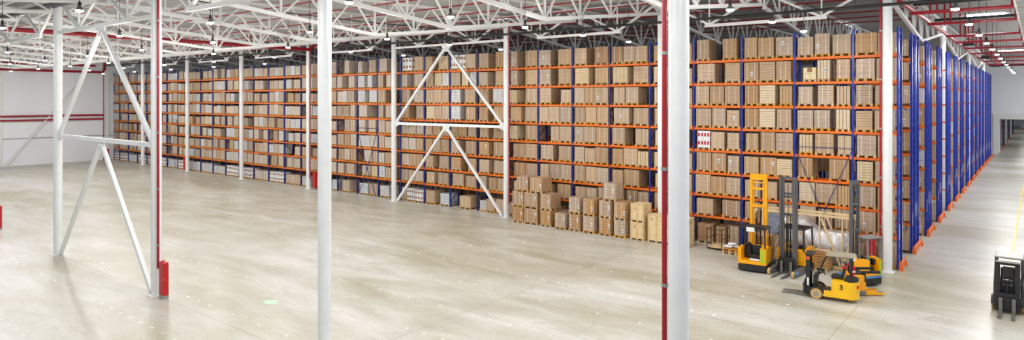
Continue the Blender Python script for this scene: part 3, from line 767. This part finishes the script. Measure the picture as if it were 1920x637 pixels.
def forks(o, x, sep, L, z=.08):
    c = MB()
    for zz in (.2,.52): c.box(x-.02,x+.05,-.46,.46,zz,zz+.09)
    for y in (-.4,-.15,.15,.4): c.box(x-.05,x+.0,y-.04,y+.04,.16,.66)
    c.box(x-.03,x,-.38,.38,.14,.8)
    c.build('fork_carriage', BLACK, o)
    for s in (-1,1):
        y = s*sep/2; f = MB()
        f.box(x+.05,x+.1,y-.06,y+.06,z-.03,.62)
        f.prism([(x+.05,z-.03),(x+L,z-.03),(x+L,z-.018),(x+.5,z+.015),(x+.05,z+.02)], y-.055, y+.055)
        f.build('fork', STEEL, o)
def reach_truck(label, loc, rz, mcol, solid_roof, plates_, rearlime, sign=False, inner=True, blue=False, fl=1.22):
    o = thing('reach_truck', label, 'forklift truck', loc, rz)
    # chassis
    b = MB(); b.cbox(-.95,.3,-.66,.66,.06,.38,.05); b.box(-.98,-.9,-.3,.3,.1,.3)
    b.build('bumper_skirt', BLACK, o)
    if blue: MB().box(-.965,.1,-.665,.665,.38,.47).build('blue_stripe', SKYB, o)
    z0 = .47 if blue else .38
    y_ = MB(); y_.cbox(-.95,.28,-.66,.66,z0,.56,.02)
    y_.build('chassis', YEL, o)
    p = MB(); p.prism([(-.95,.56),(.28,.56),(.28,1.12),(-.3,1.25),(-.95,1.18)], -.66, -.38); p.build('battery_cover', YEL, o)
    p = MB(); p.prism([(-.95,.56),(.28,.56),(.28,1.05),(-.5,1.2),(-.95,1.2)], .5, .66); p.build('side_panel', YEL, o)
    MB().cbox(-.05,.3,-.4,.52,.56,1.12,.03).build('front_bulkhead', YEL if inner else BLACK, o)
    if rearlime:
        m = MB(); m.box(-.957,-.94,-.58,-.40,.5,1.16); m.box(-.957,-.4,-.667,-.655,.5,.56); m.build('lime_stripe', LIME, o)
    seat = MB(); seat.cbox(-.62,-.15,-.36,.2,.58,.78,.05); seat.cbox(-.2,-.08,-.34,.2,.72,1.2,.05); seat.build('seat', BLACK, o)
    MB().cbox(-.7,-.1,-.40,-.2,.9,1.16,.04).build('armrest', BLACKG, o); con = MB(); con.cbox(-.35,0,.15,.48,.56,1.2,.04); con.cyl((-.25,.3,1.19),(-.27,.3,1.28),.13,14); con.build('console', BLACKG, o)
    MB().box(-.96,-.93,-.36,.1,.6,.68).build('rear_plate', PAPER if sign else BLACK, o)
    # overhead guard
    gm = GREY if solid_roof else BLACK; zt = 2.12
    for (x, y) in ((-.88,.6),(-.88,-.6),(-.25 if solid_roof else .22,.6),(-.25 if solid_roof else .22,-.6)):
        zb = 1.15 if x < 0 else 1.05
        w = .12 if solid_roof and x < -.5 else .06
        MB().bar((x,y,zb),(x*.96,y*.97,zt),w).build('guard_post', gm, o)
    if solid_roof:
        MB().cbox(-.98,-.18,-.66,.66,zt,zt+.1,.04).build('guard_roof', GREY, o)
        MB().lathe([(.05,0),(.055,.06),(.035,.11),(0,.115)],(-.75,-.5,zt+.1),12).build('beacon', ORMARK, o, True)
    else:
        g = MB()
        for y in (-.6,.6): g.bar((-.9,y,zt),(.26,y,zt),.07,.06)
        for x in (-.9,-.62,-.36,-.1,.26): g.bar((x,-.6,zt),(x,.6,zt),.06,.05)
        g.build('guard_roof', BLACK, o)
    if sign: MB().box(-.96,-.945,-.12,.26,1.98,2.2).build('sign_plate', PAPER, o)
    # straddle legs and wheels
    for s in (-1,1):
        l = MB(); l.prism([(.2,.07),(1.5,.07),(1.55,.2),(1.3,.3),(.2,.36)], s*.57-.09, s*.57+.09)
        l.build('straddle_leg', CHAR, o)
        MB().wheel((1.42,s*.57,.16),.155,.14,0,1).build('load_wheel', [TAN,HUBM], o, True)
        MB().box(1.05,1.4,s*.665-.006,s*.665+.006,.18,.29).build('leg_label', SKYB, o)
    MB().wheel((-.55,-.2,.17),.165,.12,0,1).build('drive_wheel', [BLACK,HUBM], o, True)
    mast(o, .58, 4.66, .82, mcol, plates_)
    forks(o, .78, .44, fl)
    return o
reach_truck('yellow reach truck with tall yellow mast, seen from behind', (-11.02,33.42,0), math.radians(96), YEL,  False,
            [(4.66,.30),(4.25,.05),(3.98,.12),(3.12,.14),(2.05,.16),(1.1,.2)], True, sign=True)
reach_truck('yellow reach truck with dark grey mast, forks toward the camera', (-9.42,34.02,0), math.radians(-96), CHAR, False,
            [(4.66,.12),(3.9,.1),(3.75,.1),(2.9,.12),(1.0,.3)], False)
reach_truck('grey-roofed reach truck with lime and blue stripes beside the rack corner column', (-6.35,33.9,0), math.radians(150), CHAR, True,
            [(4.66,.2),(3.6,.12),(2.4,.12),(1.0,.3)], True, blue=True, fl=.85).scale = (.72,.64,1)

def counterbalance(label, loc, rz, body, number=None, roof=DUST, dark=False):
    mw = .345 if dark else .33
    o = thing('counterbalance_forklift', label, 'forklift truck', loc, rz)
    # counterweight, rounded at the back
    cw = MB(); pts = []
    for i in range(9):
        a = PI/2 + PI*i/8
        pts.append((-1.3+.42*math.cos(a), .52*math.sin(a)))
    cw.prism(pts, .16, .92, 'z'); cw.build('counterweight', body, o, True)
    MB().prism([(p[0]*.985,p[1]*.93) for p in pts]+[(-1.15,-.45),(-1.15,.45)], .92, 1.03, 'z').build('counterweight_cap', BLACK, o, True)
    sp = MB()
    for s in (-1,1):
        sp.prism([(-1.3,.18),(-.28,.18),(-.32,.42),(-1.3,.46)], s*.36, s*.53)
    sp.build('lower_side', body, o)
    hp = MB(); hp.prism([(-1.3,.42),(-.62,.42),(-.62,.9),(-.7,.95),(-1.3,.95)], -.5, .5); hp.build('battery_hood', body, o)
    MB().box(-.7,.1,-.44,.44,.32,.42).build('floor_plate', BLACK, o)
    for s in (-1,1):
        fe = MB()
        arc = [(.34*math.cos(a),.24+.34*math.sin(a)) for a in [PI*i/8*.9+.1 for i in range(9)]]
        inn = [(.27*math.cos(a),.24+.27*math.sin(a)) for a in [PI*i/8*.9+.1 for i in range(9)]]
        fe.prism(arc+inn[::-1], s*.38, s*.54)
        fe.build('fender', BLACK, o)
    for s in (-1,1):
        MB().wheel((0,s*.43,.25),.25,.2,0,1).build('front_wheel', [TAN,HUBM], o, True)
    for s in (-1,1): MB().wheel((-1.38,s*.13,.2),.2,.16,0,1).build('rear_wheel', [TAN,HUBM], o, True)
    da = MB(); da.prism([(.02,.4),(.16,.4),(.14,1.02),(-.08,1.06),(-.02,.9)], -.36, .36); da.build('dashboard', BLACK, o)
    st = MB(); st.bar((.02,0.02,1.0),(-.22,.02,1.16),.05)
    pts = [(-.24+.16*math.cos(2*PI*i/16)*.55, .02+.16*math.sin(2*PI*i/16), 1.18+.16*math.cos(2*PI*i/16)*.8) for i in range(17)]
    st.tube(pts, .016, 6); st.bar((-.24,-.14,1.18),(-.24,.18,1.18),.02); st.build('steering_wheel', BLACKG, o)
    lv = MB()
    for y in (-.3,-.24,-.18): lv.cyl((.0,y,1.03),(-.08,y,1.25),.01,6)
    lv.build('levers', BLACKG, o)
    se = MB(); se.cbox(-1.08,-.58,-.25,.25,.96,1.1,.04); se.prism([(-1.12,1.08),(-.98,1.08),(-1.1,1.52),(-1.2,1.52)], -.23, .23); se.build('seat', BLACK, o)
    # overhead guard
    for s in (-1,1):
        MB().tube([(.12,s*.44,.45),(.0,s*.44,1.0),(-.36,s*.42,1.9),(-.5,s*.42,2.0)], .035, 8).build('guard_post', BLACK, o, True)
        MB().bar((-1.38,s*.43,.95),(-1.42,s*.42,2.0),.1,.07).build('guard_post', BLACK, o)
    gr = MB(); gr.cbox(-1.55,-.38,-.47,.47,1.98,2.06,.025); gr.build('guard_roof', roof, o)
    MB().box(-1.56,-1.5,-.47,.47,1.9,1.99).build('roof_edge', PAPER, o)
    # mast
    for s in (-1,1):
        r = MB(); r.box(.27,.45,s*mw-.055,s*mw+.055,.1,1.96); r.box(.3,.42,s*(mw-.08)-.03,s*(mw-.08)+.03,.1,1.93); r.build('mast_rail', BLACK, o)
        MB().cyl((.28,s*.19,.15),(.28,s*.19,1.75),.035,10).build('lift_cylinder', BLACKG, o)
    mp = MB(); mp.box(.24,.3,-mw-.05,mw+.05,1.86,1.96); mp.cbox(.1,.5,-mw-.05,mw+.05,1.94,2.0,.02); mp.build('mast_plate', BLACK, o)
    MB().box(.24,.3,-.36,.36,1.2,1.28).build('mast_plate', BLACK, o); MB().box(.24,.44,-.36,.36,.1,.24).build('mast_plate', BLACK, o)
    MB().cyl((.36,0,.2),(.36,0,1.3),.05,10).build('free_lift_cylinder', BLACKG, o)
    for s in (-1,1):
        MB().box(.30,.42,s*(mw+.056),s*(mw+.062),1.72,1.86).build('orange_mark', ORMARK, o) if number else None
        MB().box(.32,.40,s*(mw+.056),s*(mw+.061),.55,.9).build('mast_label', PAPER, o)
    forks(o, .5, .42, 1.02)
    if number:
        for s in (1,):
            cu = bpy.data.curves.new('number', 'FONT'); cu.body = number; cu.size = .32; cu.extrude = .004; cu.offset = .006
            cu.align_x = 'CENTER'; cu.materials.append(BLACKG)
            t0 = bpy.data.objects.new('painted_number', cu); COL.objects.link(t0); bpy.context.view_layer.update()
            me = bpy.data.meshes.new_from_object(t0.evaluated_get(bpy.context.evaluated_depsgraph_get())); bpy.data.objects.remove(t0)
            if not me.materials: me.materials.append(BLACKG)
            t = link('painted_number', me, o)
            t.location = (-1.02, .505, .56); t.rotation_euler = (PI/2, 0, PI)
        tl = MB(); tl.cbox(-1.72,-1.66,.2,.36,.66,.78,.01); tl.cbox(-1.72,-1.66,-.36,-.2,.66,.78,.01); tl.build('tail_light', REDBOX, o)
        MB().cyl((-1.5,.32,1.25),(-1.5,.32,1.62),.07,14).lathe([(.07,0),(.04,.05),(.02,.06),(.02,.1)],(-1.5,.32,1.62),12).build('fire_extinguisher', REDBOX, o, True)
        MB().cyl((-1.5,.32,1.38),(-1.5,.32,1.45),.073,14).build('extinguisher_label', PAPER, o)
        MB().cbox(-1.25,-1.05,.2,.4,1.5,1.6,.01).build('warning_pad', REDBOX, o)
    else:
        yb = MB(); yb.box(-.62,.2,-.55,.55,.3,.36); yb.cbox(.1,.2,-.25,-.1,.36,.5,.01); yb.cbox(.1,.2,.1,.25,.36,.5,.01); yb.build('yellow_trim', YEL, o)
        MB().cbox(-.1,.05,-.36,.36,.5,1.0,.03).build('cowl', CHAR, o)
    return o
counterbalance('yellow counterbalance forklift with a black 3 on its side', (-7.4,30.33,0), math.radians(187), YEL2, '3').scale = (.93,.93,.93)
counterbalance('dark forklift facing the camera at the photo edge in the aisle', (-.94,33.0,0), math.radians(-91), CHAR, None, roof=HUBM, dark=True)

# low pallet truck between the trucks
o = thing('pallet_truck','low yellow powered pallet truck with black side arms','pallet truck',(-6.18,31.75,0),math.radians(38))
MB().cbox(-.35,.25,-.36,.36,.2,.9,.04).build('body', YEL, o)
MB().cbox(-.36,.26,-.37,.37,.05,.24,.03).build('skirt', GREY, o)
MB().cbox(-.2,.22,-.3,.3,.9,1.0,.03).build('top_cover', BLACK, o)
MB().tube([(-.3,0,.9),(-.42,0,1.2),(-.45,0,1.32)],.03,8).tube([(-.45,-.2,1.32),(-.45,.2,1.32)],.03,8).build('tiller', BLACK, o, True)
for s in (-1,1):
    MB().cbox(-.5,-.42,s*.2-.04,s*.2+.04,1.28,1.36,.01).build('tiller_grip', TEAL if s > 0 else REDBOX, o)
    MB().bar((.1,s*.33,1.02),(.85,s*.33,1.02),.09,.1).build('side_arm', BLACK, o)
    MB().bar((.2,s*.33,.6),(.2,s*.33,1.0),.06).build('arm_post', BLACK, o)
    MB().prism([(.2,.06),(.95,.06),(1.05,.1),(1.0,.15),(.2,.2)], s*.27-.09, s*.27+.09).build('fork', YEL, o)
    MB().box(.4,1.0,s*.27-.07,s*.27+.07,.151,.17).build('fork_pad', GREY, o)
    MB().wheel((-.1,s*.25,.1),.1,.08,0,1).build('wheel', [BLACK,HUBM], o, True)

# ------------------------------------------------------------------ carton stacks on the floor before the racks
def stack_load(x0, x1, y, z, d, h, st, label, lay):
    o = load(x0, x1, y, z, d, h, st, label, rn, 'carton loads stacked on the floor', side_labels=True, plabel=True)
    w = x1-x0
    if lay:      # white printed strips, one per carton layer
        m = MB()
        for i in range(6):
            z_ = .144+(i+.45)*h/6
            m.box(-w/2+.04,-w/2+.17,.0,.012,z_,z_+.035); m.box(w/2-.012,w/2+.002,.15,.3,z_,z_+.035)
            m.box(w/2-.012,w/2+.002,d-.45,d-.25,z_,z_+.035)
        m.build('printed_strips', STRAP, o)
    return o
A = [(-28.36,-27.40),(-27.34,-26.22),(-25.99,-25.12)]
for i, (a, b) in enumerate(A):
    for l in range(2):
        stack_load(a, b, 35.62, l*1.07, 1.2, .92, 'b', 'brown carton load, %s layer of the three-high stack, %s from the hose cabinet' % (('bottom','middle')[l], ORD[i]), False)
for i, (a, b) in enumerate(((-28.0,-27.0),(-26.85,-25.85))):
    stack_load(a, b, 35.62, 2.14, 1.2, .90, 'b', 'brown carton load on top of the three-high stack, %s from the hose cabinet' % ORD[i], False)
stack_load(-24.68,-23.86, 35.45, 0, 1.1, .9, 's', 'single unstacked brown carton load between the three-high and two-high stacks', True)
for i, (a, b) in enumerate(((-23.66,-22.82),(-22.58,-21.75),(-21.40,-20.58),(-20.35,-19.55))):
    for l in range(2):
        stack_load(a, b, 35.55, l*1.08, 1.05, .93, 's' if (i+l) % 2 else 'b', 'tan carton load with white printed strips, %s of the two-high stacks, %s layer' % (ORD[i], ('bottom','upper')[l]), True)
stack_load(-21.1,-20.25, 35.6, 2.165, 1.0, .95, 's', 'film-wrapped pinkish tan carton load alone on top of the two-high stacks', True)
# pine crates
def crate(x0, x1, y, z, d, h, nb, label):
    w = x1-x0; o = thing('wooden_crate', label, 'crate', ((x0+x1)/2,y,z))
    sk = MB()
    nf = nb
    for i in range(nf):
        x = -w/2+.05+i*(w-.1)/(nf-1); sk.box(x-.045,x+.045,0,d,0,.1)
    sk.build('skid', PINE2, o)
    bd = MB(); n = max(4,int((h-.1)/.14)); hh = (h-.1)/n
    for i in range(n):
        bd.box(-w/2,w/2,.022,d-.022,.1+i*hh+.003,.1+(i+1)*hh-.003)
    bd.box(-w/2+.01,w/2-.01,.03,d-.03,.1,h-.01)
    bd.build('boards', PINE, o)
    for i in range(nf):
        x = -w/2+.05+i*(w-.1)/(nf-1)
        MB().box(x-.045,x+.045,0,.022,.1,h).build('batten', PINE2, o)
    for yy in (.06,d-.06):
        MB().box(w/2,w/2+.02,yy-.045,yy+.045,.1,h).build('batten', PINE2, o)
    lid = MB(); q = max(3,int(w/.2)); 
    for i in range(q): lid.box(-w/2-.01+i*(w+.02)/q+.004,-w/2-.01+(i+1)*(w+.02)/q-.004,-.01,d+.01,h,h+.025)
    lid.build('lid', PINE, o)
    mk = MB()
    for dx in (-.05,.0,.06): mk.box(-w/2+.26+dx,-w/2+.29+dx,.019,.0225,h-.28,h-.2)
    mk.cyl((w/2-.001,d*.3,h-.25),(w/2+.002,d*.3,h-.25),.05,10); mk.build('stencil_marks', INK, o)
crate(-19.22,-18.34,35.55,0,1.0,1.06,3,'pine crate at the bottom of the two-crate stack')
crate(-19.2,-18.32,35.55,1.09,1.0,1.06,3,'pine crate on top of the two-crate stack')
crate(-18.12,-15.56,35.65,0,.8,1.6,6,'long pine crate behind the near column')

# wire-sided trolley, low pallet of sacks
o = thing('cage_trolley','black tubular cage trolley with a plywood base','trolley',(-14.2,36.0,0))
MB().box(-.42,.42,.02,1.25,.1,.14).build('plywood_base', PINE, o)
fr = MB()
for x in (-.42,.42):
    for y in (.02,.62,1.25): fr.bar((x,y,.08),(x,y,1.16),.035)
    for z in (.62,1.14): fr.bar((x,.02,z),(x,1.25,z),.03)
    fr.bar((x,.02,.1),(x,1.25,.1),.04)
for y in (.02,1.25):
    for z in (.1,.62 if y > 1 else .1,1.14): fr.bar((-.42,y,z),(.42,y,z),.03)
fr.build('tube_frame', BLACK, o)
for x in (-.36,.36):
    for y in (.1,1.15): MB().wheel((x,y,.05),.05,.04,0,1).build('caster', [BLACK,HUBM], o)
o = thing('wooden_pallet','low wooden pallet stack beside the yellow reach truck','pallet',(-13.15,35.5,0))
for i in range(2):
    m = MB(); pallet_geom(m,.8,1.0,False,0,0,0,.146*i); m.build('pallet_tier', PAL, o)
for i, (x, y, z, r_) in enumerate(((-.16,.3,.29,.1),(.14,.55,.29,-.2),(.0,.45,.42,.3))):
    s = MB(); s.cbox(-.24,.24,-.17,.17,0,.13,.055)
    ob = s.build('white_sack', WCART, None, True, (-13.15+x,35.5+y,z+.005)); ob.rotation_euler = (0,0,r_)
    tag(ob, 'white paper sack on the low pallet stack, %s' % ('at its front left','at its back','topmost of three')[i], 'sack', 'white sacks on the low pallet stack')

# timber transport frame with film-wrapped machinery
TX0, TX1, TY0, TY1, TZ = -11.45, -7.12, 35.62, 36.6, 2.6
o = thing('timber_frame','open pine timber transport frame with diagonal braces behind the trucks','timber frame',((TX0+TX1)/2,TY0,0))
ox = (TX0+TX1)/2; hw = (TX1-TX0)/2; dp = TY1-TY0
for y in (0,dp):
    MB().bar((-hw,y,TZ),(hw,y,TZ),.06,.12).build('top_rail', PINE, o)
    MB().bar((-hw,y,.1),(hw,y,.1),.08,.14).build('bottom_rail', PINE2, o)
    for x in (-hw+.05,-hw+1.45,-hw+2.85,-hw+3.9,hw-.05): MB().bar((x,y,.12),(x,y,TZ-.05),.05,.1).build('post', PINE, o)
    for a, b in (((-hw+1.45,TZ-.1),(-hw+.4,.2)),((-hw+1.5,TZ-.1),(-hw+2.7,.2)),((-hw+2.9,TZ-.1),(-hw+3.8,.2)),((hw-.1,1.3),(-hw+3.9,.2))):
        MB().bar((a[0],y+.03,a[1]),(b[0],y+.03,b[1]),.04,.09).build('diagonal', PINE, o)
for x in (-hw,-hw+1.45,-hw+2.85,hw): MB().bar((x,0,TZ+.04),(x,dp,TZ+.04),.09,.04).build('cross_rail', PINE, o)
for dx in (.12,.22): MB().bar((hw+dx,.3,.05),(hw+dx-.04,.35,2.55),.07,.1).build('loose_plank', PINE, o)
def lumpy(poly, y0, y1, m, name, label, seed, loc):
    """wrapped shape: a profile in x-z swept through y, subdivided and softly dented"""
    mb = MB(); mb.prism(poly, y0, y1)
    me = mb.mesh(name, m); bm = bmesh.new(); bm.from_mesh(me)
    bmesh.ops.subdivide_edges(bm, edges=bm.edges, cuts=5, use_grid_fill=True)
    bmesh.ops.triangulate(bm, faces=[f_ for f_ in bm.faces if len(f_.verts) > 4])
    q = random.Random(seed)
    for v in bm.verts: v.co += Vector((q.uniform(-.03,.03),q.uniform(-.03,.03),q.uniform(-.025,.025) if v.co.z > .06 else 0))
    bm.to_mesh(me); bm.free(); me.shade_smooth()
    return tag(link(name, me, None, loc), label, 'wrapped machine')
lumpy([(0,.0),(3.35,0),(3.35,1.62),(2.1,1.62),(1.75,1.7),(1.0,2.35),(.35,2.35),(.0,1.9)], 0, .8, FILM, 'wrapped_machine', 'long silver film-wrapped machine inside the timber frame', 3, (-10.6,35.74,.18))
def drum():
    m = MB(); m.cyl((0,0,.0),(0,.8,.0),.55,24)
    return tag(m.build('wrapped_drum', FILMB, None, True, (-11.0,35.7,1.9)), 'bluish film-wrapped round drum in the end of the timber frame', 'wrapped drum')
drum()
# brown boxes and board stack in front of the frame
def board_stack(x0, x1, y0, y1, n, label, nm='board_stack'):
    o = thing(nm, label, 'board stack', ((x0+x1)/2,y0,0)); w = x1-x0; d = y1-y0
    m = MB(); q = random.Random(5)
    for i in range(n):
        e = q.uniform(-.03,.03); m.box(-w/2+e,w/2+e,q.uniform(0,.04),d,.13+i*.145,.13+i*.145+.12)
    m.build('boards', BROWNC, o)
    for x in (-w/2+.15,w/2-.15):
        b = MB()
        for i in range(n+1): b.box(x-.05,x+.05,0.05,d,(.13+i*.145-.025) if i else 0,.13+i*.145 if i < n else .13+n*.145+.0)
        b.build('bearer', PINE2, o)
    MB().box(-.1,.25,.1,.32,.13+n*.145,.135+n*.145).build('paper_sheet', PAPER, o)
board_stack(-8.75,-7.98,34.8,35.5,6,'stack of brown boards before the timber frame, behind the yellow forklift')
board_stack(-11.7,-10.72,34.6,35.3,9,'tall stack of brown boards between the two tall-masted trucks')

# ------------------------------------------------------------------ yellow floor line, next hall, light and camera
m = MB(); m.box(-1.16,-1.06,40,126,.002,.006)
tag(m.build('floor_line', YEL2), 'yellow painted line along the aisle floor', 'floor line')
# racks of the next hall seen through the portal
for k in range(6):
    ys = 135 + 14*k
    o = thing('pallet_rack','dark rack end in the next hall through the portal, %s beyond the white frame' % ORD[k],'pallet rack',(-4.9,ys,0))
    for yy in (0,1.0): MB().box(-.1,.1,yy,yy+.12,0,7).build('upright_post', BLUE_DIM, o)
    for z in (1.6,3.0,4.4): MB().box(-3,-.1,0,.08,z-.14,z).build('beam', ORANGE, o)
    guard(o, 0, 1.1)
    if k % 2 == 0:
        tag(MB().cyl((-5.0,ys-3,0),(-5.0,ys-3,8),.25,16).build('steel_column', WHITE, None, True), 'white column in the next hall, %s beyond the portal' % ORD[k//2], 'column', kind='thing')
for i in range(5):
    x = -3.9+1.6*i; y = 236
    load(x, x+1.2, y, 0, 1.2, 1.2, 'gkgsk'[i], '%s load on the far floor beyond the portal, %s along' % (look_words('gkgsk'[i],1), ORD[i]), rn, 'loads in the next hall', plabel=False)

w = bpy.data.worlds.new('daylight'); S.world = w; w.use_nodes = True
bg = w.node_tree.nodes['Background']; bg.inputs[0].default_value = (.86,.92,1,1); bg.inputs[1].default_value = .32

cam = bpy.data.cameras.new('camera'); co = bpy.data.objects.new('camera', cam); COL.objects.link(co)
cam.sensor_fit = 'HORIZONTAL'; cam.sensor_width = 36; cam.lens = 36*1238.34/1920
cam.shift_x = (960-959.83)/1920; cam.shift_y = -(318.5-185.64)/1920
co.location = (0,0,8.447); co.rotation_euler = (PI/2, 0, .6728)
cam.clip_start = .1; cam.clip_end = 500
S.camera = co
S.view_settings.view_transform = 'Standard'; S.view_settings.look = 'None'
S.view_settings.exposure = 1.08; S.view_settings.gamma = 1; S.view_settings.use_curve_mapping = False
S.cycles.use_denoising = True; S.cycles.max_bounces = 6; S.cycles.diffuse_bounces = 4; S.cycles.glossy_bounces = 3
S.cycles.sample_clamp_indirect = 6; S.cycles.sample_clamp_direct = 0
S.cycles.use_light_tree = True; S.cycles.caustics_reflective = False; S.cycles.caustics_refractive = False
m = MB(); m.add([(-.42,-.12,.002),(.1,.3,.03),(.42,-.02,.003),(.02,-.3,.004),(.0,.0,.05),(-.1,-.2,.012)], [(0,5,4),(0,4,1),(1,4,2),(2,4,3),(3,4,5)])
tag(m.build('paper_scrap', mat('mint paper', srgb(190,224,196), .6), None, False, (-25.0,15.25,.0)), 'pale green scrap lying alone on the hall floor', 'paper')
